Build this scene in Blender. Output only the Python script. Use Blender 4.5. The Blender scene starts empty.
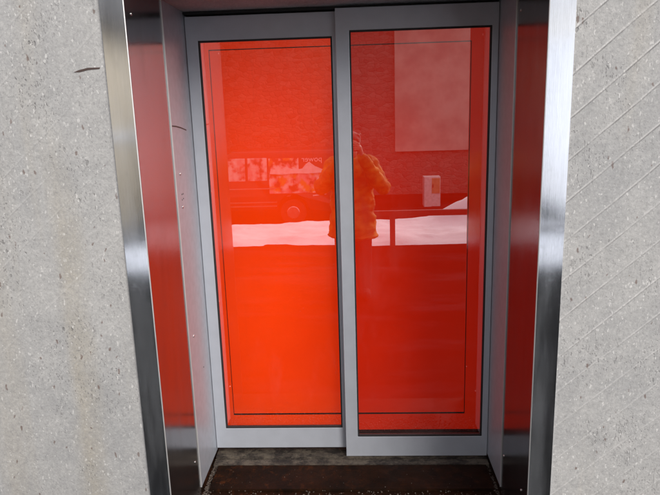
import bpy, bmesh, math, random
from mathutils import Vector, Matrix, noise
random.seed(7)
sc = bpy.context.scene
col = sc.collection
R = math.radians

# ------------------------------------------------------------------ helpers
def link(name, bm, mat, parent=None, smooth=False, bevel=0, segs=2):
    if bevel:
        bmesh.ops.bevel(bm, geom=[e for e in bm.edges if len(e.link_faces) == 2 and e.calc_face_angle(0) > 0.5],
                        offset=bevel, segments=segs, affect='EDGES', profile=0.6)
    me = bpy.data.meshes.new(name)
    bm.normal_update()
    bm.to_mesh(me); bm.free()
    for m in (mat if isinstance(mat, (list, tuple)) else [mat]):
        me.materials.append(m)
    if smooth:
        for p in me.polygons: p.use_smooth = True
    o = bpy.data.objects.new(name, me)
    col.objects.link(o)
    if parent: o.parent = parent
    return o

def thing(name, label, cat, group=None, loc=(0, 0, 0)):
    o = bpy.data.objects.new(name, None); col.objects.link(o)
    o.location = loc; o.empty_display_size = .1
    return tag(o, label, cat, group)

def tag(o, label, cat, group=None):
    o['label'] = label; o['category'] = cat
    if group: o['group'] = group
    return o

def struct(o, kind='structure'):
    o['kind'] = kind
    return o

def box(bm, x0, x1, y0, y1, z0, z1, mi=0):
    v = [bm.verts.new(p) for p in ((x0,y0,z0),(x1,y0,z0),(x1,y1,z0),(x0,y1,z0),(x0,y0,z1),(x1,y0,z1),(x1,y1,z1),(x0,y1,z1))]
    for f in ((0,3,2,1),(4,5,6,7),(0,1,5,4),(1,2,6,5),(2,3,7,6),(3,0,4,7)):
        fc = bm.faces.new([v[i] for i in f]); fc.material_index = mi
    return v

def boxes(*bs):
    bm = bmesh.new()
    for b in bs: box(bm, *b)
    return bm

def cyl(bm, p0, p1, r0, r1=None, n=20, cap=True):
    p0, p1 = Vector(p0), Vector(p1)
    r1 = r0 if r1 is None else r1
    d = p1 - p0
    m = Matrix.Translation((p0 + p1) / 2) @ d.to_track_quat('Z', 'Y').to_matrix().to_4x4()
    bmesh.ops.create_cone(bm, cap_ends=cap, segments=n, radius1=r0, radius2=r1, depth=d.length, matrix=m)

def ball(bm, p, r, sub=2, scale=(1, 1, 1), rot=None):
    m = Matrix.Translation(p) @ (rot.to_4x4() if rot else Matrix()) @ Matrix.Diagonal((*scale, 1))
    bmesh.ops.create_icosphere(bm, subdivisions=sub, radius=r, matrix=m)

def prism(bm, pts, axis, a0, a1):
    """pts 2D outline extruded along axis ('x': pts=(y,z); 'y': pts=(x,z))"""
    f = (lambda p, a: (a, p[0], p[1])) if axis == 'x' else (lambda p, a: (p[0], a, p[1]))
    A = [bm.verts.new(f(p, a0)) for p in pts]; B = [bm.verts.new(f(p, a1)) for p in pts]
    n = len(pts)
    bm.faces.new(A); bm.faces.new(B[::-1])
    for i in range(n): bm.faces.new((A[i], B[i], B[(i+1) % n], A[(i+1) % n]))
    bmesh.ops.recalc_face_normals(bm, faces=bm.faces[:])

# ------------------------------------------------------------------ materials
class N:
    def __init__(s, name):
        s.m = bpy.data.materials.new(name); s.m.use_nodes = True
        s.t = s.m.node_tree; s.t.nodes.clear()
        s.out = s.t.nodes.new('ShaderNodeOutputMaterial')
    def n(s, typ, props=None, **ins):
        nd = s.t.nodes.new(typ)
        for k, v in (props or {}).items(): setattr(nd, k, v)
        for k, v in ins.items():
            s.set(nd, k, v)
        return nd
    def set(s, nd, k, v):
        key = int(k[1:]) if (k[0] == 'i' and k[1:].isdigit()) else k.replace('_', ' ')
        sock = nd.inputs[key]
        if isinstance(v, bpy.types.NodeSocket): s.t.links.new(v, sock)
        else: sock.default_value = v
    def coord(s, kind='Object', scale=(1, 1, 1), rot=(0, 0, 0)):
        c = s.n('ShaderNodeTexCoord')
        mp = s.n('ShaderNodeMapping', Vector=c.outputs[kind], Scale=scale, Rotation=rot)
        return mp.outputs[0]
    def noise(s, vec, scale, detail=3, rough=.55, dist=0):
        return s.n('ShaderNodeTexNoise', Vector=vec, Scale=scale, Detail=detail, Roughness=rough, Distortion=dist).outputs[0]
    def vor(s, vec, scale, feature='F1', rnd=1):
        return s.n('ShaderNodeTexVoronoi', {'feature': feature}, Vector=vec, Scale=scale, Randomness=rnd)
    def math(s, op, a, b=0.0, clamp=False):
        return s.n('ShaderNodeMath', {'operation': op, 'use_clamp': clamp}, i0=a, i1=b).outputs[0]
    def step(s, v, lo, hi, a=0.0, b=1.0):
        return s.n('ShaderNodeMapRange', {'interpolation_type': 'SMOOTHSTEP'}, Value=v, From_Min=lo, From_Max=hi, To_Min=a, To_Max=b).outputs[0]
    def mix(s, f, a, b, blend='MIX'):
        nd = s.n('ShaderNodeMix', {'data_type': 'RGBA', 'blend_type': blend})
        s.set(nd, 'i0', f); s.set(nd, 'i6', a); s.set(nd, 'i7', b)
        return nd.outputs[2]
    def bump(s, h, strength=.3, dist=.005, normal=None):
        nd = s.n('ShaderNodeBump', Height=h, Strength=strength, Distance=dist)
        if normal is not None: s.set(nd, 'Normal', normal)
        return nd.outputs[0]
    def bsdf(s, **k):
        b = s.n('ShaderNodeBsdfPrincipled', None, **k)
        s.t.links.new(b.outputs[0], s.out.inputs[0]); return b

def C(r, g, b): return (r, g, b, 1)

def simple(name, c, rough=.5, metal=0.0, var=.12, scale=12, bump=0.0, **k):
    m = N(name); v = m.coord()
    f = m.step(m.noise(v, scale, 4), .3, .7)
    a = C(*[x * (1 - var) for x in c]); b = C(*[min(1, x * (1 + var)) for x in c])
    kw = dict(Base_Color=m.mix(f, a, b), Roughness=rough, Metallic=metal, **k)
    if bump: kw['Normal'] = m.bump(m.noise(v, scale * 6, 4), bump, .004)
    m.bsdf(**kw); return m.m

def concrete(name, dark, light, boards=True):
    m = N(name)
    v = m.coord()
    big = m.noise(v, 1.1, 4, .6)
    mid = m.noise(v, 9, 5, .65)
    fine = m.noise(v, 140, 3, .7)
    vst = m.coord(scale=(7, 7, .5))
    streak = m.step(m.noise(vst, 1.0, 3, .5), .5, .72)
    colr = m.mix(m.step(big, .3, .7), C(*dark), C(*light))
    colr = m.mix(m.step(mid, .35, .7, 0, .35), colr, C(*[x * 1.18 for x in light]))
    # warm lime / rust-tinted run marks
    lowz = m.n('ShaderNodeSeparateXYZ', Vector=v)
    colr = m.mix(m.math('MULTIPLY', streak, .42), colr, C(light[0] * .96, light[1] * .89, light[2] * .77))
    X, Z = lowz.outputs[0], lowz.outputs[2]
    fx = m.math('ABSOLUTE', m.math('ADD', X, m.math('ADD', 1.03, m.math('MULTIPLY', m.math('SUBTRACT', m.noise(v, 2.4, 3), .5), .12))))
    run = m.math('MULTIPLY', m.step(fx, .075, .015), m.math('MULTIPLY', m.step(Z, 1.75, 1.3), m.step(m.noise(v, 6, 4), .3, .6, .35, 1)))
    colr = m.mix(m.math('MULTIPLY', run, .3), colr, C(light[0] * .86, light[1] * .74, light[2] * .52))
    # fine mottling
    salt = m.noise(v, 75, 4, .75)
    colr = m.mix(m.step(fine, .3, .75, .0, .45), colr, C(*[x * .70 for x in dark]))
    colr = m.mix(m.step(salt, .52, .72, 0, .45), colr, C(*[x * .62 for x in dark]))
    colr = m.mix(m.step(salt, .46, .28, 0, .4), colr, C(.62, .61, .60))
    patch = m.step(m.noise(v, 3.4, 4, .65), .44, .66)
    vs = m.coord(scale=(1, 1, .5))
    wp = m.n('ShaderNodeVectorMath', {'operation': 'SCALE'}, i0=m.n('ShaderNodeTexNoise', Vector=v, Scale=45, Detail=3).outputs[1], Scale=.016).outputs[0]
    wv_ = m.n('ShaderNodeVectorMath', {'operation': 'ADD'}, i0=vs, i1=wp).outputs[0]
    def grains(scale, thr, size, ch=0, gate=None):
        vo = m.vor(wv_, scale)
        sep = m.n('ShaderNodeSeparateColor', Color=vo.outputs['Color'])
        sel = m.math('GREATER_THAN', sep.outputs[ch], thr)
        rad = m.math('MULTIPLY', sep.outputs[(ch + 1) % 3], size)
        f = m.math('MULTIPLY', sel, m.step(m.math('SUBTRACT', rad, vo.outputs['Distance']), -.02, .16))
        return m.math('MULTIPLY', f, gate) if gate is not None else f
    g1 = m.math('MULTIPLY', m.math('ADD', m.math('MULTIPLY', patch, .9), .08, clamp=True), m.step(Z, .4, 1.0, .5, 1))
    pit = m.math('ADD', grains(95, .72, .5, 0, g1), grains(48, .86, .42, 2, g1), clamp=True)
    tiny = grains(230, .60, .6, 1, m.math('ADD', patch, .15, clamp=True))
    pale = grains(150, .80, .55, 2)
    brown = grains(70, .955, .42, 1)
    colr = m.mix(m.math('MULTIPLY', pale, .5), colr, C(.70, .69, .68))
    colr = m.mix(m.math('MULTIPLY', tiny, .48), colr, C(.12, .115, .12))
    colr = m.mix(m.math('MULTIPLY', pit, .46), colr, C(.10, .095, .095))
    colr = m.mix(m.math('MULTIPLY', brown, .7), colr, C(.13, .08, .065))
    h = m.math('ADD', m.math('MULTIPLY', mid, 1.0), m.math('MULTIPLY', m.math('ADD', fine, salt), .38))
    h = m.math('SUBTRACT', h, m.math('MULTIPLY', m.math('ADD', pit, m.math('MULTIPLY', tiny, .5)), .8))
    if boards:
        a = R(41)
        s_ = m.math('ADD', m.math('MULTIPLY', X, -math.sin(a)), m.math('MULTIPLY', Z, math.cos(a)))
        t_ = m.math('ADD', m.math('MULTIPLY', X, math.cos(a)), m.math('MULTIPLY', Z, math.sin(a)))
        wob = m.math('MULTIPLY', m.math('SUBTRACT', m.noise(v, 3, 2), .5), .010)
        q = m.math('DIVIDE', m.math('ADD', s_, wob), .105)
        fr = m.math('FRACT', q); fl = m.math('FLOOR', q)
        wd1 = m.math('ADD', .018, m.math('MULTIPLY', m.noise(v, 14, 3), .05))
        d1 = m.math('ABSOLUTE', m.math('SUBTRACT', fr, .5))
        line = m.math('SUBTRACT', 1.0, m.math('DIVIDE', d1, wd1), clamp=True)     # fin left between two boards
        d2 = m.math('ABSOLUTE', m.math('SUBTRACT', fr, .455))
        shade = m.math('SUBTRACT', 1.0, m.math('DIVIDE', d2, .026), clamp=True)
        right = m.math('MULTIPLY', m.step(X, -.3, .65, .26, 1.0), m.step(m.noise(v, 1.3, 2), .35, .6, .6, 1))
        hi = m.step(Z, .55, 1.6, .12, 1)
        br = m.step(m.noise(v, 5.5, 5, .75), .36, .58, .40, 1)
        brk = m.step(m.noise(v, 55, 3, .7), .30, .52, .5, 1)
        gate = m.math('MULTIPLY', m.math('MULTIPLY', br, brk), m.math('MULTIPLY', right, m.step(Z, .35, 1.1, .5, 1)))
        wn = m.n('ShaderNodeTexWhiteNoise', {'noise_dimensions': '1D'}, W=fl).outputs[0]
        colr = m.mix(m.math('MULTIPLY', m.math('SUBTRACT', wn, .3, clamp=True), .13), colr, C(*[x * .75 for x in dark]))
        colr = m.mix(m.math('MULTIPLY', m.math('MULTIPLY', line, gate), .58), colr, C(.72, .71, .70))  # highlight on each fin painted pale
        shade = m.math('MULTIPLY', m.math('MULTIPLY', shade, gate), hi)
        colr = m.mix(m.math('MULTIPLY', shade, .65), colr, C(.14, .135, .14))  # shaded flank of each fin painted dark
        h = m.math('ADD', h, m.math('MULTIPLY', m.math('MULTIPLY', line, gate), .9))
        h = m.math('SUBTRACT', h, m.math('MULTIPLY', shade, .6))
        # upright scratches and drag marks of the form
        vg = m.noise(m.coord(scale=(95, 95, 11)), 1, 4, .65)
        vf = m.math('MULTIPLY', m.step(vg, .58, .74), m.math('MULTIPLY', m.step(X, .3, .8, .15, 1), patch))
        colr = m.mix(m.math('MULTIPLY', vf, .32), colr, C(.15, .145, .145))
        h = m.math('SUBTRACT', h, m.math('MULTIPLY', vf, .6))
    m.bsdf(Base_Color=colr, Roughness=.9, Specular_IOR_Level=.25, Normal=m.bump(h, .75, .0035))
    return m.m

def brushed(name, c, rough, axis='z', aniso=.5, wav=.0, dirt=.3, met=1.0):
    """brushed stainless: fine hairlines along the axis, smears and dull patches"""
    m = N(name)
    sc_ = (900, 900, 6) if axis == 'z' else (6, 900, 900)
    hair = m.noise(m.coord(scale=sc_), 1, 3, .7)
    smear = m.noise(m.coord(scale=(9, 9, 1.6)), 1.6, 4, .6)
    v = m.coord()
    spots = m.noise(v, 26, 4, .65)
    colr = m.mix(m.step(hair, .3, .7), C(*[x * .88 for x in c]), C(*c))
    colr = m.mix(m.step(spots, .62, .78, 0, dirt), colr, C(*[x * .55 for x in c]))
    rg = m.math('ADD', m.math('ADD', rough, m.math('MULTIPLY', m.math('SUBTRACT', smear, .5), rough * .9)), m.math('MULTIPLY', m.step(spots, .5, .8), .05))
    low = m.noise(m.coord(scale=(1, 1, .6)), 3.0, 2)
    nb = m.bump(m.math('ADD', m.math('MULTIPLY', hair, .10), m.math('MULTIPLY', low, wav)), .35, .0015)
    tg = m.n('ShaderNodeTangent', {'direction_type': 'RADIAL', 'axis': 'Z' if axis == 'z' else 'X'})
    cloudy = m.noise(m.coord(scale=(4, 4, 1)), 2.6, 4, .6)
    colr = m.mix(m.step(cloudy, .45, .7, 0, .22), colr, C(*[x * .45 for x in c]))
    if met < .97: met = m.step(m.noise(m.coord(scale=(6, 6, .9)), 2.0, 4, .6), .3, .7, met - .03, .985)
    m.bsdf(Base_Color=colr, Metallic=met, Roughness=rg, Normal=nb, Anisotropic=aniso, Anisotropic_Rotation=.25, Tangent=tg.outputs[0])
    return m.m

def glass(name, tint, refl):
    m = N(name)
    v = m.coord()
    wave = m.bump(m.noise(v, 1.3, 2), .02, .004)
    tr = m.n('ShaderNodeBsdfTransparent', Color=C(*tint))
    gl = m.n('ShaderNodeBsdfGlossy', Color=C(1, .96, .97), Roughness=.0, Normal=wave)
    df = m.n('ShaderNodeBsdfDiffuse', Color=C(.62, .60, .60))
    fr = m.n('ShaderNodeFresnel', IOR=1.5)
    f = m.math('ADD', fr.outputs[0], refl, clamp=True)
    a = m.n('ShaderNodeMixShader', Fac=f, i1=tr.outputs[0], i2=gl.outputs[0])
    # dust film: patchy smears, denser low down, plus dried drips
    z = m.n('ShaderNodeSeparateXYZ', Vector=v).outputs[2]
    low = m.step(z, .32, .12, 0, 1)
    smear = m.step(m.noise(m.coord(scale=(3, 3, 1)), 2.2, 5, .65), .52, .80, 0, .028)
    spk = m.vor(v, 130)
    dots = m.math('MULTIPLY', m.math('GREATER_THAN', m.n('ShaderNodeSeparateColor', Color=spk.outputs['Color']).outputs[0], .985), m.step(spk.outputs['Distance'], .30, .1, 0, .10))
    dust = m.math('ADD', m.math('ADD', smear, dots), m.math('MULTIPLY', m.math('MULTIPLY', low, m.noise(v, 40, 4)), .03))
    b = m.n('ShaderNodeMixShader', Fac=m.math('ADD', dust, .001), i1=a.outputs[0], i2=df.outputs[0])
    m.t.links.new(b.outputs[0], m.out.inputs[0])
    return m.m

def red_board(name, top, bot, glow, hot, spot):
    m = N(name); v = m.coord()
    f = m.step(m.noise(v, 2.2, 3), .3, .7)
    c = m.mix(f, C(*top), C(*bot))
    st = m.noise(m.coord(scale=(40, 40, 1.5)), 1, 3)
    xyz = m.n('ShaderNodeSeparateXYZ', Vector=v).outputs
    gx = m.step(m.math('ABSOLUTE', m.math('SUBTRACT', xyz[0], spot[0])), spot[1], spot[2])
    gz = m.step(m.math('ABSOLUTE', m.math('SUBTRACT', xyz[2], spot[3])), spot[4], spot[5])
    g = m.math('MULTIPLY', m.math('MULTIPLY', gx, gz), m.step(m.noise(v, 3, 4, .6), .25, .75, .72, 1.0))  # glow fades away from the hot spot, painting shade near the mullion
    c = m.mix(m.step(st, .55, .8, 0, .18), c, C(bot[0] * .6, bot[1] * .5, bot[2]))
    m.bsdf(Base_Color=c, Roughness=.5, Specular_IOR_Level=.15, Emission_Color=m.mix(g, C(*glow), C(*hot)), Emission_Strength=1.0, Normal=m.bump(m.noise(v, 30, 3), .08, .003))  # emission added to brighten the board; it is no lamp
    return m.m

M = {}
M['concrete'] = concrete('board_marked_concrete', (.345, .345, .35), (.44, .433, .425))
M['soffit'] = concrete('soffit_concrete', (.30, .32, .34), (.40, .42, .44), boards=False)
M['trim'] = brushed('bright_stainless', (.80, .84, .91), .09, aniso=.0, wav=.9, dirt=.12, met=.945)
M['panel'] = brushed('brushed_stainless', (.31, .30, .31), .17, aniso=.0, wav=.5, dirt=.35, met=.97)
M['alu'] = simple('grey_anodised_aluminium', (.35, .375, .42), .38, .35, .06, 30)
M['alu_door'] = simple('grey_powder_coat', (.50, .525, .585), .36, .35, .03, 14, .05)
M['edge'] = simple('edge_highlight', (.62, .62, .62), .45, .6, .05)  # light grey paints the bright highlight on the jamb's front edge
M['fold'] = simple('fold_highlight', (.70, .70, .70), .45, .7, .05)  # near-white metal paints the sky highlight along the trim fold
M['rubber'] = simple('black_gasket', (.012, .012, .013), .6)
M['glass_l'] = glass('clear_glass', (.98, .94, .92), .32)
M['glass_r'] = glass('tinted_glass', (.86, .72, .70), .32)  # right pane, tinted darker than the left
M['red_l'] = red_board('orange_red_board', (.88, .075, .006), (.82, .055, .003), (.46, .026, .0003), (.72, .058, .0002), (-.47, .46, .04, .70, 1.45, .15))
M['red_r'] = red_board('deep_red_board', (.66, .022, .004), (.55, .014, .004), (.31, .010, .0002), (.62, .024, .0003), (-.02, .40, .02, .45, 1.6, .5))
M['dark'] = simple('gap_shade', (.01, .01, .01), .8)  # near-black colour standing in for shade in the gaps
M['screw'] = simple('screw_steel', (.6, .6, .6), .3, 1.0)
M['hole'] = simple('drill_hole', (.01, .01, .012), .7)
M['scratch'] = simple('brown_scratch', (.07, .045, .04), .8)

def rust():
    m = N('rusty_plate'); v = m.coord()
    a = m.step(m.noise(v, 5, 6, .7), .35, .65); b = m.step(m.noise(v, 22, 5, .7), .5, .72)
    c = m.mix(a, C(.008, .0045, .003), C(.020, .008, .004))
    side = m.n('ShaderNodeSeparateXYZ', Vector=v).outputs[0]
    rb = m.math('MULTIPLY', b, m.step(side, .1, -.72, .3, 1))
    c = m.mix(m.math('MULTIPLY', rb, .5), c, C(.11, .032, .009))
    wet = m.step(m.noise(v, 3, 3), .4, .65, .5, .85)
    m.bsdf(Base_Color=c, Roughness=wet, Normal=m.bump(m.math('ADD', a, m.noise(v, 120, 3)), .3, .002), Specular_IOR_Level=.06)
    return m.m
M['rust'] = rust()
def grimy():
    m = N('grimy_sill'); v = m.coord()
    a = m.step(m.noise(m.coord(scale=(1, 1.4, 3)), 11, 6, .75), .40, .60)
    b = m.step(m.noise(v, 60, 4, .7), .45, .65)
    c = m.mix(a, C(.014, .010, .008), C(.10, .08, .06))
    c = m.mix(m.math('MULTIPLY', b, .6), c, C(.05, .035, .028))
    m.bsdf(Base_Color=c, Roughness=.75, Normal=m.bump(b, .5, .003)); return m.m
M['sill'] = grimy()
def gritm():
    m = N('grit'); oi = m.n('ShaderNodeNewGeometry')
    r = oi.outputs['Random Per Island']
    cr = m.n('ShaderNodeValToRGB', Fac=r)
    e = cr.color_ramp.elements
    e[0].color = C(.05, .035, .028); e[1].color = C(.12, .105, .09)
    x = e.new(.5); x.color = C(.07, .05, .038); x = e.new(.85); x.color = C(.11, .095, .08)
    m.bsdf(Base_Color=cr.outputs[0], Roughness=.9); return m.m
M['grit'] = gritm()

def snowm():
    m = N('snow'); v = m.coord()
    f = m.step(m.noise(v, 1.6, 5, .6), .45, .8)
    c = m.mix(m.math('MULTIPLY', f, .5), C(.86, .88, .93), C(.55, .54, .55))
    m.bsdf(Base_Color=c, Roughness=.8, Normal=m.bump(m.noise(v, 9, 6, .7), .4, .05)); return m.m
M['snow'] = snowm()
def asphaltm():
    m = N('wet_asphalt'); v = m.coord()
    f = m.step(m.noise(v, .9, 5, .6), .35, .7); g = m.noise(v, 160, 3)
    c = m.mix(f, C(.005, .0047, .0047), C(.010, .0095, .009))
    sn = m.step(m.noise(v, 2.2, 5, .7), .70, .78, 0, .3)
    dry = m.step(m.noise(m.coord(scale=(.5, 1.6, 1)), 1.2, 5, .65), .48, .68, 0, 1)
    c = m.mix(m.math('MULTIPLY', dry, .5), c, C(.03, .03, .033))
    c = m.mix(sn, c, C(.5, .5, .52))
    m.bsdf(Base_Color=c, Roughness=m.step(f, 0, 1, .75, .9), Specular_IOR_Level=0.0, Normal=m.bump(g, .4, .004)); return m.m
M['asphalt'] = asphaltm()
def masonry():
    m = N('rubble_masonry'); v0 = m.coord(scale=(1, 1, 1.7))
    wv = m.n('ShaderNodeVectorMath', {'operation': 'SCALE'}, i0=m.n('ShaderNodeTexNoise', Vector=v0, Scale=3.5, Detail=4).outputs[1], Scale=.22).outputs[0]
    v = m.n('ShaderNodeVectorMath', {'operation': 'ADD'}, i0=v0, i1=wv).outputs[0]
    vo = m.vor(v, 4.2); ed = m.vor(v, 4.2, 'DISTANCE_TO_EDGE')
    s = m.n('ShaderNodeSeparateColor', Color=vo.outputs['Color'])
    c = m.mix(s.outputs[0], C(.09, .075, .07), C(.26, .23, .20))
    c = m.mix(m.step(m.noise(v0, 14, 5, .7), .38, .7, 0, .6), c, C(.09, .08, .07))
    c = m.mix(m.step(m.noise(v0, .5, 3), .35, .65, 0, .5), c, C(.22, .19, .16))
    c = m.mix(m.step(ed.outputs['Distance'], .07, .0, 0, .35), c, C(.14, .13, .12))
    m.bsdf(Base_Color=c, Roughness=.95, Normal=m.bump(m.math('ADD', m.step(ed.outputs['Distance'], 0, .14), m.math('MULTIPLY', m.noise(v0, 20, 4), .5)), .6, .04)); return m.m
M['stone'] = masonry()
M['plaster'] = simple('pale_plaster', (.46, .41, .36), .9, 0, .25, .9, .2)
M['beige'] = simple('beige_render', (.62, .52, .38), .9, 0, .08, 2, .1)
M['roof'] = simple('dark_roof', (.06, .055, .055), .7)
M['white'] = simple('white_paint', (.80, .80, .80), .5)
M['tan'] = simple('tan_paint', (.55, .35, .16), .6)
M['steel_dark'] = simple('dark_brown_rail', (.05, .032, .028), .6)
M['van'] = simple('dark_van_paint', (.035, .02, .02), .25, 0, .05, Coat_Weight=.6)
M['tyre'] = simple('tyre_rubber', (.02, .02, .02), .8)
M['rim'] = simple('alloy_rim', (.5, .5, .5), .35, .9)
M['window'] = simple('dark_window_glass', (.02, .024, .03), .05)
M['pink'] = simple('pink_print', (.75, .35, .42), .5, 0, .25, 6)
M['orange_print'] = simple('orange_print', (.80, .38, .06), .5, 0, .2, 5)
def decal(name, base, cols, scale, lo, hi):
    m = N(name); v = m.coord(scale=(1, 0, 1))
    c = C(*base)
    for k, cc in enumerate(cols):
        o = m.n('ShaderNodeVectorMath', {'operation': 'ADD'}, i0=v, i1=(k * 7.3 + .4, 0, k * 3.1)).outputs[0]
        c = m.mix(m.step(m.noise(o, scale * (1 + .25 * k), 4, .5), lo, hi), c, C(*cc))
    m.bsdf(Base_Color=c, Roughness=.4); return m.m
M['decal_window'] = decal('figured_window_film', (.03, .03, .035), [(.55, .42, .44), (.8, .78, .78)], 3.2, .42, .60)
M['decal_low'] = decal('printed_graphic', (.04, .02, .02), [(.75, .40, .46), (.80, .36, .05), (.85, .80, .80)], 2.6, .46, .62)
M['lamp'] = simple('lamp_white', (.85, .85, .82), .4)
M['tail'] = simple('tail_lens', (.35, .01, .01), .2)
M['jacket'] = simple('orange_jacket', (.30, .155, .006), .8, 0, .6, 7, .6)
M['trouser'] = simple('dark_trousers', (.012, .011, .012), .95, 0, .2, 20, .2, Specular_IOR_Level=.1)
M['skin'] = simple('skin', (.40, .22, .15), .5, 0, .06, 20)
M['hair'] = simple('brown_hair', (.045, .028, .018), .6, 0, .3, 60, .5)
M['shoe'] = simple('black_boots', (.008, .007, .007), .9, Specular_IOR_Level=.1)
M['eye'] = simple('eye_white', (.75, .73, .70), .2)
M['iris'] = simple('iris', (.03, .02, .012), .15)
M['lip'] = simple('lip', (.42, .16, .13), .5)
M['cambody'] = simple('camera_black', (.018, .018, .02), .4)
M['bark'] = simple('bark', (.08, .065, .05), .9, 0, .3, 12, .5)

# ------------------------------------------------------------------ key dimensions (metres; floor of the recess at z = 0)
XL, XR = -.741, .615          # inner faces of the recess
TL, TR = -.822, .699          # outer edges of the steel trim
YJ = .39                      # where the steel lining meets the grey jamb
YR, YL = .675, .697           # front faces of right and left leaf
ZC = 2.14                     # soffit
GZ = -.08                     # pavement outside

# ------------------------------------------------------------------ concrete wall round the recess
wall = thing('concrete_wall', 'grey board-marked concrete wall with diagonal grooves around the red doors', 'wall')
T = .03
bm = boxes((-6, TL - .0, .004, 1.3, GZ - .3, 3.0), )
link('wall_face', bm, M['concrete'], wall)
link('wall_face', boxes((TR, 6, .004, 1.3, GZ - .3, 3.0)), M['concrete'], wall)
link('lintel', boxes((TL, TR, .004, 1.3, ZC + .1, 3.0)), M['concrete'], wall)
link('soffit', boxes((TL + .002, TR - .002, .06, 1.29, ZC, ZC + .098)), M['soffit'], wall)
# dark brown scratch in the concrete left of the trim
bm = bmesh.new()
pts = [(-.935, 1.849), (-.915, 1.856), (-.885, 1.862), (-.842, 1.862), (-.846, 1.857), (-.885, 1.855), (-.912, 1.849)]
bm.faces.new([bm.verts.new((x, .0025, z)) for x, z in pts]); bmesh.ops.recalc_face_normals(bm, faces=bm.faces[:])
link('scratch', bm, M['scratch'], wall)

# ------------------------------------------------------------------ stainless surround
sur = thing('steel_surround', 'brushed stainless steel surround lining the front of the door recess', 'door surround')
def angle_trim(xo, xi, sgn):
    """folded sheet: flat front face and a return into the recess, rounded fold; one profile swept up"""
    r = .0032; prof = [(xo, .003), (xo, -.004)]
    for k in range(5):
        a = math.pi / 2 * k / 4
        prof.append((xi - sgn * r + sgn * r * math.sin(a), -.004 + r - r * math.cos(a)))
    return prof
for xo, xi, sgn in ((TL, XL, 1), (TR, XR, -1)):
    prof = angle_trim(xo, xi, sgn)
    bm = bmesh.new()
    z0, z1 = GZ - .02, ZC
    A = [bm.verts.new((x, y, z0)) for x, y in prof]; B = [bm.verts.new((x, y, z1)) for x, y in prof]
    for i in range(len(prof) - 1): bm.faces.new((A[i], A[i+1], B[i+1], B[i]))
    bmesh.ops.recalc_face_normals(bm, faces=bm.faces[:])
    f0 = bm.faces[:][0]
    for k, fc in enumerate(bm.faces): fc.material_index = 1 if 1 < k < 6 else 0
    o = link('jamb_trim', bm, (M['trim'], M['fold']), sur)
    # return panel
    bm = bmesh.new(); th = .012
    x0, x1 = (xi - th, xi) if sgn > 0 else (xi, xi + th)
    box(bm, x0, x1, .0005, YJ - .003, z0, z1)
    link('side_panel', bm, M['panel'], sur)
link('head_trim', boxes((TL, TR, -.004, .058, ZC + .001, ZC + .098)), M['trim'], sur, bevel=.003)
def rivet(x, y, z, sgn, parent, r=.005, mat='screw', name='rivet'):
    bm = bmesh.new()
    ball(bm, (x, y, z), r, 2, (.55, 1, 1))
    link(name, bm, M[mat], parent, smooth=True)
for y, z in ((.055, 2.033), (.329, .204)): rivet(XL + .001, y, z, 1, sur)
for y, z in ((.332, 2.041), (.077, .235), (.352, .215)): rivet(XR - .001, y, z, -1, sur)

# ------------------------------------------------------------------ grey aluminium jamb frame
fr = thing('door_frame', 'grey aluminium jamb frame between the steel lining and the doors', 'door frame')
for xi, sgn in ((XL, 1), (XR, -1)):
    x0, x1 = (xi - .03, xi + .003) if sgn > 0 else (xi - .003, xi + .03)
    o = link('jamb', boxes((x0, x1, YJ, YL + .09, .04, ZC - .001)), M['alu'], fr, bevel=.0012)
    x0, x1 = (xi - .02, xi + .0045) if sgn > 0 else (xi - .0045, xi + .02)
    link('edge_strip', boxes((x0, x1, YJ - .0028, YJ - .0002, .04, ZC - .001)), M['edge'], fr, bevel=.0008)
for y, z in ((.455, 1.464), (.452, 1.325), (.456, .746)): rivet(XL + .0035, y, z, 1, fr, .0065, 'screw', 'screw')
for y, z in ((.455, 1.378), (.473, 1.378), (.455, 1.355), (.473, 1.358), (.576, .547)): rivet(XL + .0022, y, z, 1, fr, .0042, 'hole', 'screw_hole')
bm = bmesh.new()
pp = [(.395, 1.664), (.45, 1.662), (.52, 1.655), (.60, 1.643), (.60, 1.638), (.52, 1.649), (.45, 1.656), (.395, 1.659)]
bm.faces.new([bm.verts.new((XL + .0034, y, z)) for y, z in pp])
link('scratch', bm, M['scratch'], fr)
# black fillers paint gap shade above and below leaves, added to block board glow
link('gap_filler', boxes((XL + .004, XR - .004, YR + .004, YL + .075, 2.128, ZC - .001), (XL + .004, XR - .004, YL + .041, YL + .0745, 2.06, 2.1275), (XL + .004, XR - .004, YL + .05, YL + .0745, .025, .11)), M['dark'], fr)

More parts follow.
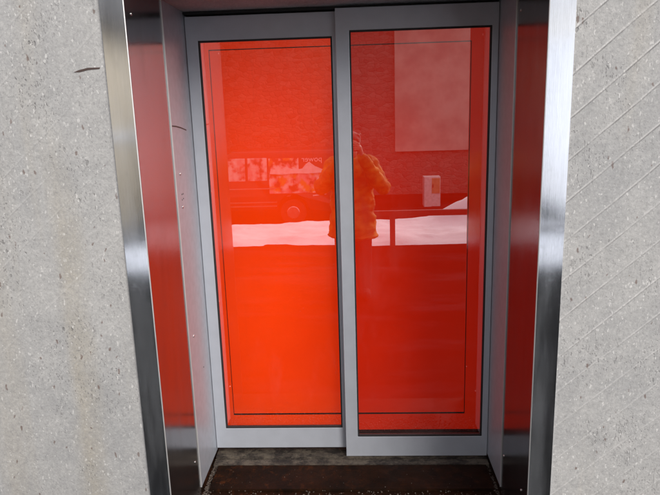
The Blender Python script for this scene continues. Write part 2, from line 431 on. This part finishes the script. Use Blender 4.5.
# ------------------------------------------------------------------ door leaves
def leaf(x0, x1, z0, z1, gx0, gx1, gz0, gz1, y, gm, label):
    t = thing('sliding_door', label, 'sliding door', loc=(0, 0, 0)); d = .036
    def ring(a0, a1, b0, b1, c0, c1, d0, d1, ya, yb):
        bm = bmesh.new()
        O = [(a0, b0), (a1, b0), (a1, b1), (a0, b1)]; I = [(c0, d0), (c1, d0), (c1, d1), (c0, d1)]
        V = {}
        for nm, L in (('o', O), ('i', I)):
            for yy in (ya, yb):
                V[nm, yy] = [bm.verts.new((p[0], yy, p[1])) for p in L]
        for k in range(4):
            j = (k + 1) % 4
            bm.faces.new((V['o', ya][k], V['o', ya][j], V['i', ya][j], V['i', ya][k]))
            bm.faces.new((V['o', yb][k], V['i', yb][k], V['i', yb][j], V['o', yb][j]))
            bm.faces.new((V['o', ya][k], V['o', yb][k], V['o', yb][j], V['o', ya][j]))
            bm.faces.new((V['i', ya][k], V['i', ya][j], V['i', yb][j], V['i', yb][k]))
        bmesh.ops.recalc_face_normals(bm, faces=bm.faces[:])
        return bm
    link('leaf_frame', ring(x0, x1, z0, z1, gx0, gx1, gz0, gz1, y, y + d), M['alu_door'], t, bevel=.0018)
    e = .0002
    link('gasket', ring(gx0 - .001, gx1 + .001, gz0 - .001, gz1 + .001, gx0 + .007, gx1 - .007, gz0 + .007, gz1 - .007, y + .004, y + .020), M['rubber'], t)
    bm = bmesh.new()
    bm.faces.new([bm.verts.new(p) for p in ((gx0, y + .011, gz0), (gx1, y + .011, gz0), (gx1, y + .011, gz1), (gx0, y + .011, gz1))])
    link('glass_pane', bm, M[gm], t)
    return t
lf = leaf(XL + .005, -.025, .055, 2.121, -.684, -.096, .161, 2.020, YL, 'glass_l', 'left sliding door leaf with orange-red glass in a grey frame, tucked behind its neighbour')
rt = leaf(-.079, XR - .005, .030, 2.127, -.021, .583, .134, 2.036, YR - .018, 'glass_r', 'right sliding door leaf with deep red glass in a grey frame, overlapping in front')

# red boards closing the opening behind the glass, brightened by added emission
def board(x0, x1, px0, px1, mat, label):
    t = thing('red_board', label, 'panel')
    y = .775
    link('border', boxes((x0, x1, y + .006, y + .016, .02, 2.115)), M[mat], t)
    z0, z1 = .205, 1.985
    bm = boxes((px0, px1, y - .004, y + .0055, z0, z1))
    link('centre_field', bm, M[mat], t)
    # dark shadow groove framing the raised field
    g = .005
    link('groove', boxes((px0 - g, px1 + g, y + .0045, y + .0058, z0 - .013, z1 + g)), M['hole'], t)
    return t
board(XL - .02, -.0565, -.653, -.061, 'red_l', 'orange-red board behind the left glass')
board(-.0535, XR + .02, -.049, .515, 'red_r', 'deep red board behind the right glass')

# ------------------------------------------------------------------ floor of the recess
o = link('threshold', boxes((TL + .002, TR - .002, .0, .80, GZ - .2, .0)), M['rust'], None); struct(o)
# door track / sill
sl = thing('door_sill', 'grimy pale sill track under the sliding doors', 'door sill')
link('track', boxes((XL + .004, XR - .004, .610, .655, .001, .014)), M['sill'], sl, bevel=.003)
link('track', boxes((XL + .004, XR - .004, .668, .745, .001, .024)), M['sill'], sl, bevel=.003)
pl = tag(link('entrance_plate', boxes((XL + .03, XR - .02, .415, .606, .001, .012)), M['rust'], None, bevel=.003), 'dark rusty brown plate on the recess floor before the doors', 'floor plate')
# grit along the edge of the plate and in the corners
bm = bmesh.new()
def pebble(x, y, z, r):
    m = Matrix.Translation((x, y, z)) @ Matrix.Rotation(random.random() * 6, 4, Vector((random.random(), random.random(), .2)).normalized()) @ Matrix.Diagonal((1, random.uniform(.5, 1), random.uniform(.4, .8), 1))
    bmesh.ops.create_icosphere(bm, subdivisions=1, radius=r, matrix=m)
for i in range(1500):
    pebble(random.uniform(XL, XR), .32 + random.gauss(0, .045), .003, random.uniform(.0015, .0055))
for i in range(420):
    s = random.random()
    pebble(XL + .004 + abs(random.gauss(0, .018)), .38 + s * .27, .004, random.uniform(.0012, .0042))
for i in range(160):
    s = random.random()
    pebble(XR - .004 - abs(random.gauss(0, .01)), .38 + s * .25, .004, random.uniform(.0012, .004))
for i in range(500):
    pebble(random.uniform(XL, XR), random.uniform(.655, .668), .006, random.uniform(.0012, .004))
for i in range(40):
    pebble(random.uniform(XL, XR), random.uniform(.42, .57), .0135, random.uniform(.001, .0026))
o = link('grit', bm, M['grit'], None); struct(o, 'stuff')

# ------------------------------------------------------------------ ground, snow and street in front of the wall
def gh(x, y):
    if y > -6.5: h = GZ
    elif y > -9: 
        t = (-6.5 - y) / 2.5; t = t * t * (3 - 2 * t); h = GZ + (-1.1 - GZ) * t
    else: h = -1.1
    return h
def sheet(name, xs, ys, hf, mat, smooth=True):
    bm = bmesh.new()
    g = [[bm.verts.new((x, y, hf(x, y))) for y in ys] for x in xs]
    for i in range(len(xs) - 1):
        for j in range(len(ys) - 1):
            bm.faces.new((g[i][j], g[i+1][j], g[i+1][j+1], g[i][j+1]))
    bmesh.ops.recalc_face_normals(bm, faces=bm.faces[:])
    if bm.faces[:][0].normal.z < 0: bmesh.ops.reverse_faces(bm, faces=bm.faces[:])
    return link(name, bm, mat, None, smooth)
xs = [-400, -120, -40, -15, -8, -4, 0, 4, 8, 15, 40, 120, 400]
ys = [-600, -200, -80, -40, -25, -15, -9] + [-9 + .25 * k for k in range(1, 12)] + [-5, -3, -1, 0.0, 20, 200]
struct(sheet('ground', xs, ys, gh, M['asphalt']))
def frange(a, b, n): return [a + (b - a) * i / n for i in range(n + 1)]
def snow_h(x, y):
    n = noise.noise((x * 1.3, y * 1.3, 3.1)) * .05 + noise.noise((x * 4, y * 4, 1)) * .03 + noise.noise((x * 11, y * 11, 4)) * .018
    e = min(1, max(0, (-4.72 + .10 * noise.noise((x * 1.7, 7, 0)) - y) / .35)); e2 = min(1, max(0, (y + 6.75) / .45))
    h = GZ + .05 + n * 1.1 + .03 * math.sin(x * .8 + 1)
    hp = .40 * math.exp(-((x - 1.85) / .5) ** 2 - ((y + 6.3) / .35) ** 2) + .2 * math.exp(-((x - 2.9) / .5) ** 2 - ((y + 6.3) / .4) ** 2) + .12 * math.exp(-((x - 4.5) / .8) ** 2 - ((y + 6.0) / .5) ** 2)
    return GZ - .03 + (h + hp - GZ + .03) * min(e, e2) ** .6 + (gh(x, y) - GZ)
struct(sheet('snow_bank', frange(-14, 14, 300), frange(-6.8, -4.3, 40), snow_h, M['snow']))
def hill_h(x, y):
    t = min(1, max(0, (x - 5.6) / 3)); d = max(0, -y - 14)
    return -1.12 + t * (.25 + .035 * d + .00055 * d * d) + noise.noise((x * .15, y * .15, 0)) * .35 * t * min(1, d / 10)
struct(sheet('snow_hill', frange(5.6, 140, 90), frange(-190, -12, 70), hill_h, M['snow']))

# low guard rail at the edge of the terrace
gr = thing('guard_rail', 'low dark guard rail with single bar in front of the snow', 'guard rail')
ya = -4.70
link('bar', boxes((.16, 6.2, ya - .03, ya + .03, .335, .412)), M['steel_dark'], gr, bevel=.008)
for x in (.47, 2.3, 4.1, 5.9):
    link('post', boxes((x - .035, x + .035, ya - .028, ya + .028, GZ - .05, .334)), M['steel_dark'], gr, bevel=.006)

# ------------------------------------------------------------------ stone building across the street
bd = thing('stone_building', 'stone and plaster building across the street, mirrored in the door glass', 'building')
YB = -18
link('wall', boxes((-5.09, 5.2, YB - 8, YB, -1.3, 4.9)), M['stone'], bd)
link('plaster_bay', boxes((1.35, 5.35, YB - 7.9, YB + .18, .42, 4.88)), M['plaster'], bd)
link('rendered_wing', boxes((-11.5, -5.1, YB - 8, -7.2, -.5, 3.6)), M['beige'], bd)
link('plinth', boxes((-11.55, -5.04, YB - 7.9, -7.14, -1.3, -.501)), M['concrete'], bd)
link('band', boxes((-11.53, -5.06, YB - 7.9, -7.16, 1.3, 1.5)), M['white'], bd)
bm = bmesh.new()
prism(bm, [(YB + .75, 4.9), (YB + .75, 5.05), (YB - 4, 7.2), (YB - 8.6, 5.05), (YB - 8.6, 4.9)], 'x', -4.6, 5.6)
link('roof', bm, M['snow'], bd)  # unseen snow cover, added to brighten what the door rails reflect
bm = bmesh.new()
prism(bm, [(-6.6, 3.601), (-6.6, 3.75), (-16, 6.1), (YB - 8.6, 3.75), (YB - 8.6, 3.601)], 'x', -11.9, -4.75)
link('roof', bm, M['roof'], bd)
def window(x, z, w, h, y):
    f = link('window', boxes((x - w/2, x - w/2 + .07, y, y + .06, z, z + h), (x + w/2 - .07, x + w/2, y, y + .06, z, z + h), (x - w/2 + .071, x + w/2 - .071, y, y + .06, z, z + .07), (x - w/2 + .071, x + w/2 - .071, y, y + .06, z + h - .07, z + h), (x - .025, x + .025, y, y + .055, z + .071, z + h - .071)), M['white'], bd)
    link('pane', boxes((x - w/2 + .07, x + w/2 - .07, y + .002, y + .02, z + .07, z + h - .07)), M['window'], f)
for x in (-10.2, -8.2, -6.2): window(x, -.2, .9, 1.2, -7.199); window(x, 1.9, .9, 1.3, -7.199)
cb = thing('utility_cabinet', 'white utility cabinet with a tan door standing before the stone wall', 'cabinet')
YC = -15
link('body', boxes((2.035, 2.25, YC - .4, YC + .08, -1.12, -.20)), M['white'], cb, bevel=.01)
link('body', boxes((2.252, 2.53, YC - .4, YC, -1.12, -.20)), M['white'], cb, bevel=.01)
dr = link('door', boxes((2.27, 2.51, YC + .001, YC + .02, -.70, -.24)), M['tan'], cb)
link('handle', boxes((2.29, 2.31, YC + .0205, YC + .04, -.52, -.42)), M['steel_dark'], dr)

# ------------------------------------------------------------------ parked van, side on
van = thing('parked_van', 'dark parked van with pink and orange prints and white lettering, mirrored in the glass', 'van', loc=(0, 0, 0))
VX, VY, VZ = -2.55, -13.0, -1.1            # centre, width 1.9 (y -13.95..-12.05)
def vb(x, z): return (VX + x, VZ + z)
body = [(-2.3, .45), (-2.3, 1.0), (-2.2, 1.12), (-1.45, 1.28), (-.85, 1.88), (-.7, 1.95), (2.15, 1.95), (2.27, 1.85), (2.33, 1.1), (2.33, .42)]
def arch(cx): return [(cx + .40 * math.cos(a), .42 + .40 * math.sin(a)) for a in [math.pi * k / 10 for k in range(0, 11)]]
low = [(2.2, .28)] + arch(1.42 - .55) + [] + arch(-1.5) + [(-2.2, .28)]
low = [(2.2, .30)] + [(x, max(z, .30)) for x, z in arch(.87)] + [(x, max(z, .30)) for x, z in arch(-1.5)] + [(-2.2, .30)]
bm = bmesh.new()
prism(bm, [vb(x, z) for x, z in body + low], 'y', VY - .92, VY + .92)
for v in bm.verts:                          # tumblehome
    z = v.co.z - VZ
    if z > 1.1: v.co.y = VY + (v.co.y - VY) * (1 - .13 * (z - 1.1) / .85)
link('body', bm, M['van'], van, bevel=.03, segs=3)
ys_ = VY + .93
def lean(z): return VY + .92 * (1 - .13 * max(0, z - 1.1) / .85) + .004
def side_quad(name, pts, mat, off=0.0, parent=van):
    bm = bmesh.new()
    A = [bm.verts.new((VX + x, lean(z) + off, VZ + z)) for x, z in pts]; bm.faces.new(A)
    bmesh.ops.recalc_face_normals(bm, faces=bm.faces[:])
    if bm.faces[:][0].normal.y < 0: bmesh.ops.reverse_faces(bm, faces=bm.faces[:])
    return link(name, bm, M[mat], parent)
side_quad('side_window', [(-1.3, 1.2), (-.8, 1.78), (-.35, 1.78), (-.35, 1.2)], 'decal_window', .004)
bm = bmesh.new()
A = [bm.verts.new(p) for p in ((VX - 1.40, VY - .72, VZ + 1.325), (VX - 1.40, VY + .72, VZ + 1.325), (VX - .90, VY + .66, VZ + 1.845), (VX - .90, VY - .66, VZ + 1.845))]
bm.faces.new(A); 
for v in bm.verts: v.co += Vector((-.012, 0, .012))
link('windscreen', bm, M['window'], van)
def disc(cx, cz, r, sx=1, n=24, jit=0.0): return [(cx + sx * r * (1 + jit * math.sin(3 * a + cx)) * math.cos(a), cz + r * (1 + jit * math.cos(2 * a)) * math.sin(a)) for a in [2 * math.pi * k / n for k in range(n)]]
# printed graphics and a painted sky reflection on the flank (x measured from the middle of the van)
side_quad('side_window', [(-.28, 1.2), (-.28, 1.78), (.22, 1.78), (.22, 1.2)], 'decal_window', .004)
side_quad('print', [(.27, .86), (.27, 1.36), (1.74, 1.38), (1.74, .86)], 'decal_low', .002)
side_quad('print', [(.27, 1.385), (.27, 1.76), (1.05, 1.76), (1.05, 1.385)], 'decal_low', .006)
side_quad('print', [(.30, 1.37), (.33, 1.50), (.52, 1.47), (.75, 1.53), (.93, 1.47), (1.15, 1.49), (1.24, 1.60), (1.33, 1.66), (1.47, 1.55), (1.72, 1.44), (1.66, 1.38), (1.3, 1.36), (1.0, 1.375), (.6, 1.35)], 'white', .062)  # white patch paints a bright sky reflection on the van
for z in (.52, .62, .98): side_quad('side_strip', [(-1.1, z), (-1.1, z + .03), (.45, z + .03), (.45, z)], 'rim', .004)
for k in range(2): side_quad('side_strip', [(1.4, .86 - .09 * k), (1.4, .89 - .09 * k), (1.75, .93 - .09 * k), (1.75, .9 - .09 * k)], 'white', .004)
def text_mesh(name, body_, size, loc, rot, mat, parent):
    cu = bpy.data.curves.new(name, 'FONT'); cu.body = body_; cu.size = size; cu.extrude = .002; cu.align_x = 'CENTER'
    tmp = bpy.data.objects.new(name, cu); col.objects.link(tmp)
    dg = bpy.context.evaluated_depsgraph_get()
    me = bpy.data.meshes.new_from_object(tmp.evaluated_get(dg))
    bpy.data.objects.remove(tmp); bpy.data.curves.remove(cu)
    me.materials.clear(); me.materials.append(mat)
    o = bpy.data.objects.new(name, me); col.objects.link(o); o.location = loc; o.rotation_euler = rot; o.parent = parent
    return o
text_mesh('lettering', 'power', .2, (VX + 1.40, lean(1.7) + .03, VZ + 1.66), (R(90), 0, R(180)), M['white'], van)
for cx in (.87, -1.5):
    for s in (1, -1):
        w = bpy.data.objects.new('wheel', None)
        bm = bmesh.new(); cyl(bm, (VX + cx, VY + s * .70, VZ + .34), (VX + cx, VY + s * .90, VZ + .34), .34, n=32)
        w = link('wheel', bm, M['tyre'], van, bevel=.03)
        bm = bmesh.new(); cyl(bm, (VX + cx, VY + s * .88, VZ + .34), (VX + cx, VY + s * .915, VZ + .34), .2, .15, n=24)
        link('rim', bm, M['rim'], w)
for s in (1, -1):
    link('headlight', boxes((VX - 2.33, VX - 2.1, VY + s * .72 - .17, VY + s * .72 + .17, VZ + .82, VZ + 1.0)), M['lamp'], van, bevel=.03)
    link('tail_light', boxes((VX + 2.27, VX + 2.345, VY + s * .8 - .07, VY + s * .8 + .07, VZ + .95, VZ + 1.45)), M['tail'], van, bevel=.015)
link('bumper', boxes((VX - 2.40, VX - 2.25, VY - .9, VY + .9, VZ + .36, VZ + .62)), M['cambody'], van, bevel=.04)
link('bumper', boxes((VX + 2.26, VX + 2.41, VY - .9, VY + .9, VZ + .36, VZ + .62)), M['cambody'], van, bevel=.04)

# ------------------------------------------------------------------ the photographer, standing on the pavement, mirrored in the glass
def capsule(bm, p0, p1, r0, r1, n=7, sub=2, flat=(1, 1, 1)):
    p0, p1 = Vector(p0), Vector(p1)
    for k in range(n):
        t = k / (n - 1)
        ball(bm, p0.lerp(p1, t), r0 + (r1 - r0) * t, sub, flat)
def skinned(name, bm, mat, parent, voxel, smooth_it=6):
    o = link(name, bm, mat, parent, smooth=True)
    r = o.modifiers.new('Remesh', 'REMESH'); r.mode = 'VOXEL'; r.voxel_size = voxel; r.use_smooth_shade = True
    s = o.modifiers.new('Smooth', 'SMOOTH'); s.factor = .5; s.iterations = smooth_it
    dg = bpy.context.evaluated_depsgraph_get()
    me = bpy.data.meshes.new_from_object(o.evaluated_get(dg))
    old = o.data; o.modifiers.clear(); o.data = me; bpy.data.meshes.remove(old)
    for p in me.polygons: p.use_smooth = True
    return o
px, py, g0 = -.05, -2.42, GZ
person = thing('person', 'person in an orange jacket holding up a camera, mirrored in the door glass', 'person', loc=(0, 0, 0))
PS = .955
P = lambda x, y, z: Vector((px + x * PS, py + y, g0 + z * PS))
bm = bmesh.new()
HZ = 1.545                                                   # head centre
ball(bm, P(0, -.005, HZ + .02), .092, 3, (.86, 1.06, 1.12))   # skull
ball(bm, P(0, .028, HZ - .055), .062, 3, (.92, 1.0, 1.05))    # jaw
ball(bm, P(0, .062, HZ - .095), .024, 2, (1.1, .8, .8))       # chin
capsule(bm, P(0, .087, HZ + .03), P(0, .106, HZ - .012), .009, .014, 5)      # nose
for s in (-1, 1):
    ball(bm, P(s * .014, .094, HZ - .016), .009)
    ball(bm, P(s * .043, .068, HZ - .01), .024, 2)             # cheek
    ball(bm, P(s * .034, .08, HZ + .045), .015, 2, (1.5, .6, .5))  # brow
    ball(bm, P(s * .082, -.005, HZ + .005), .026, 2, (.3, .7, 1.1)) # ear
capsule(bm, P(-.018, .088, HZ - .052), P(.018, .088, HZ - .052), .007, .007, 5)
capsule(bm, P(0, -.012, HZ - .06), P(0, -.02, 1.36), .056, .06)
for z0, z1, w0, w1, d0, d1 in ((1.36, 1.28, .13, .17, .075, .10), (1.28, 1.08, .17, .155, .10, .11), (1.08, .95, .155, .165, .105, .115), (.95, .84, .165, .175, .115, .12)):
    for k in range(6):
        t = k / 5; z = z0 + (z1 - z0) * t; w = w0 + (w1 - w0) * t; d = d0 + (d1 - d0) * t
        ball(bm, P(0, 0, z), 1, 3, (w, d, .06))
def arm(s): return P(s * .18, 0, 1.36), P(s * .30, .11, 1.155), P(s * .112, .31, 1.455)
for s in (-1, 1):
    sh, el, wr = arm(s)
    capsule(bm, sh, el, .05, .04, 8); capsule(bm, el, wr, .04, .027, 9)
    # hand: palm, four curled fingers, thumb
    palm = P(s * .083, .345, 1.545)
    capsule(bm, wr, palm, .026, .03, 6, 2, (.75, 1, 1))
    for k, L in enumerate((.82, 1.0, .94, .74)):
        root = palm + Vector((s * -.002, .010 - .0005 * k, .028 - .019 * k + .012))
        k1 = root + Vector((-s * .012, .016 + .004 * L, .004)); k2 = k1 + Vector((-s * .026 * L, .004, .002)); k3 = k2 + Vector((-s * .020 * L, -.003, -.001))
        for a, b, r0, r1 in ((root, k1, .0095, .009), (k1, k2, .009, .008), (k2, k3, .008, .0065)): capsule(bm, a, b, r0, r1, 4, 1)
    t0 = palm + Vector((0, -.01, -.012)); t1 = t0 + Vector((-s * .022, -.014, -.004)); t2 = t1 + Vector((-s * .026, .002, .006))
    capsule(bm, t0, t1, .012, .010, 4, 1); capsule(bm, t1, t2, .010, .008, 4, 1)
    # legs
    capsule(bm, P(s * .095, 0, .86), P(s * .105, .012, .48), .085, .055, 10)
    capsule(bm, P(s * .105, .012, .48), P(s * .11, -.01, .09), .055, .04, 9)
    capsule(bm, P(s * .11, -.03, .05), P(s * .125, .13, .035), .04, .035, 5)
skinned('body', bm, M['skin'], person, .0055, 3)
# jacket
bm = bmesh.new()
for z0, z1, w0, w1, d0, d1 in ((1.40, 1.33, .095, .19, .085, .12), (1.33, 1.10, .19, .215, .12, .145), (1.10, .86, .215, .225, .145, .155), (.86, .64, .225, .245, .155, .165)):
    for k in range(9):
        t = k / 8; z = z0 + (z1 - z0) * t
        wv = 1 + .012 * math.sin(z * 34) + .01 * math.sin(z * 61 + 1)
        ball(bm, P(.004 * math.sin(z * 25), 0, z), 1, 3, ((w0 + (w1 - w0) * t) * wv, (d0 + (d1 - d0) * t) * wv, .045))
for s in (-1, 1):
    sh, el, wr = arm(s)
    for a, b, r0, r1 in ((sh, el, .09, .08), (el, el.lerp(wr, 1.0), .08, .052)):
        for k in range(12):
            t = k / 11; c = a.lerp(b, t)
            ball(bm, c - Vector((0, 0, .018 * math.sin(math.pi * t))), (r0 + (r1 - r0) * t) * (1 + .07 * math.sin(k * 2.1 + s)), 2)
capsule(bm, P(-.05, -.04, 1.41), P(.05, -.04, 1.41), .062, .062, 5)
jk = skinned('jacket', bm, M['jacket'], person, .009, 4)
for v in jk.data.vertices:                                   # cloth folds
    c = v.co
    q = noise.noise((c.x * 9 + c.z * 5, c.y * 8, c.z * 13 - c.x * 6)) + .6 * noise.noise((c.x * 21, c.y * 19, c.z * 24))
    c += v.normal * .017 * q
link('zip', boxes((px - .006, px + .006, py + .165, py + .176, g0 + .63, g0 + 1.22)), M['cambody'], jk)
bm = bmesh.new()
for s in (-1, 1):
    capsule(bm, P(s * .095, 0, .85), P(s * .107, .012, .48), .112, .085, 12)
    capsule(bm, P(s * .107, .012, .48), P(s * .112, -.008, .10), .085, .072, 12)
capsule(bm, P(-.09, 0, .84), P(.09, 0, .84), .12, .12, 6)
skinned('trousers', bm, M['trouser'], person, .012, 4)
for s in (-1, 1):
    bm = bmesh.new()
    capsule(bm, P(s * .112, -.05, .055), P(s * .13, .15, .045), .056, .045, 8); capsule(bm, P(s * .112, -.03, .06), P(s * .112, -.02, .16), .056, .058, 6)
    for v in bm.verts: v.co.z = max(v.co.z, g0 + .002)
    skinned('boot', bm, M['shoe'], person, .009, 3)
bm = bmesh.new()
ball(bm, P(0, -.018, HZ + .042), .1, 3, (.95, 1.08, 1.06)); ball(bm, P(0, -.05, HZ - .03), .085, 3, (1.02, .75, 1.2))
for k in range(40):
    a = random.uniform(0, 6.28); ball(bm, P(.085 * math.cos(a), -.02 + .09 * math.sin(a) * (.6 if math.sin(a) > 0 else 1), HZ + random.uniform(.05, .12)), .022, 1)
for v in bm.verts:                                            # fringe line: keep the face free
    if v.co.y > py + .045 and v.co.z < g0 + (HZ + .062) * PS: v.co.y = py + .045
skinned('hair', bm, M['hair'], person, .006, 3)
for s in (-1, 1):
    bm = bmesh.new(); ball(bm, P(s * .033, .083, HZ + .022), .0125, 3, (1.1, .9, .75)); e = link('eye', bm, M['eye'], person, True)
    bm = bmesh.new(); ball(bm, P(s * .033, .0915, HZ + .022), .0055, 2, (1, .6, 1)); link('iris', bm, M['iris'], e, True)
bm = bmesh.new(); ball(bm, P(0, .0935, HZ - .052), .02, 2, (1.05, .2, .3)); link('lips', bm, M['lip'], person, True)

# compact camera in the hands
cam_t = thing('camera', 'small black camera held up by the person in the orange jacket', 'camera')
cx, cy, cz = -.05, -2.052, 1.405
link('body', boxes((cx - .062, cx + .062, cy - .036, cy - .010, cz - .038, cz + .034)), M['cambody'], cam_t, bevel=.005)
bm = bmesh.new(); cyl(bm, (cx, cy - .012, cz), (cx, cy - .001, cz), .024, .022, 28); cyl(bm, (cx, cy - .002, cz), (cx, cy + .002, cz), .019, .018, 28)
link('lens', bm, M['cambody'], cam_t)
link('shutter_button', boxes((cx - .052, cx - .04, cy - .027, cy - .018, cz + .034, cz + .038)), M['screw'], cam_t, bevel=.001)

# ------------------------------------------------------------------ camera
f_px, W = 601.04, 660
cd = bpy.data.cameras.new('view'); cam = bpy.data.objects.new('view', cd); col.objects.link(cam)
cd.sensor_fit = 'HORIZONTAL'; cd.sensor_width = 36; cd.lens = 36 * f_px / W
cd.clip_start = .02; cd.clip_end = 2000
r = Vector((.99869, .04162886, -.02975521)); u = Vector((.02017948, .21396, .97663397)); w = Vector((-.04702258, .975955, -.21283966))
m3 = Matrix((r, u, -w)).transposed()
cam.matrix_world = Matrix.Translation((0, -2.039, 1.68)) @ m3.to_4x4()
sc.camera = cam

# ------------------------------------------------------------------ light
SUN_EL, SUN_AZ = 31, 142      # azimuth measured like the sky node: clockwise from +Y
wd = bpy.data.worlds.new('World'); sc.world = wd; wd.use_nodes = True
nt = wd.node_tree; bg = nt.nodes['Background']
sky = nt.nodes.new('ShaderNodeTexSky'); sky.sky_type = 'NISHITA'; sky.sun_disc = False
sky.sun_elevation = R(SUN_EL); sky.sun_rotation = R(SUN_AZ); sky.air_density = 1.0; sky.dust_density = 3.0; sky.ozone_density = 1.0
tc = nt.nodes.new('ShaderNodeTexCoord')
cl = nt.nodes.new('ShaderNodeTexNoise'); cl.inputs['Scale'].default_value = 2.2; cl.inputs['Detail'].default_value = 5
nt.links.new(tc.outputs['Generated'], cl.inputs['Vector'])
mr = nt.nodes.new('ShaderNodeMapRange'); mr.interpolation_type = 'SMOOTHSTEP'
for k_, v_ in (('From Min', .30), ('From Max', .62), ('To Min', .45), ('To Max', 1.0)): mr.inputs[k_].default_value = v_
nt.links.new(cl.outputs[0], mr.inputs['Value'])
mx = nt.nodes.new('ShaderNodeMix'); mx.data_type = 'RGBA'          # thin bright cloud over the blue
nt.links.new(mr.outputs[0], mx.inputs[0]); nt.links.new(sky.outputs[0], mx.inputs[6]); mx.inputs[7].default_value = (6.6, 6.6, 6.9, 1)
nt.links.new(mx.outputs[2], bg.inputs[0]); bg.inputs[1].default_value = .14
ld = bpy.data.lights.new('sun', 'SUN'); ld.energy = 3.6; ld.angle = R(36); ld.color = (1, .96, .9)
so = bpy.data.objects.new('sun', ld); col.objects.link(so)
d = Vector((math.sin(R(SUN_AZ)) * math.cos(R(SUN_EL)), math.cos(R(SUN_AZ)) * math.cos(R(SUN_EL)), math.sin(R(SUN_EL))))
so.rotation_euler = d.to_track_quat('Z', 'Y').to_euler(); so.location = d * 30

sc.render.engine = 'CYCLES'
sc.cycles.max_bounces = 7; sc.cycles.diffuse_bounces = 3; sc.cycles.glossy_bounces = 5; sc.cycles.transparent_max_bounces = 8; sc.cycles.use_denoising = True
sc.view_settings.view_transform = 'Standard'; sc.view_settings.look = 'None'; sc.view_settings.exposure = 0
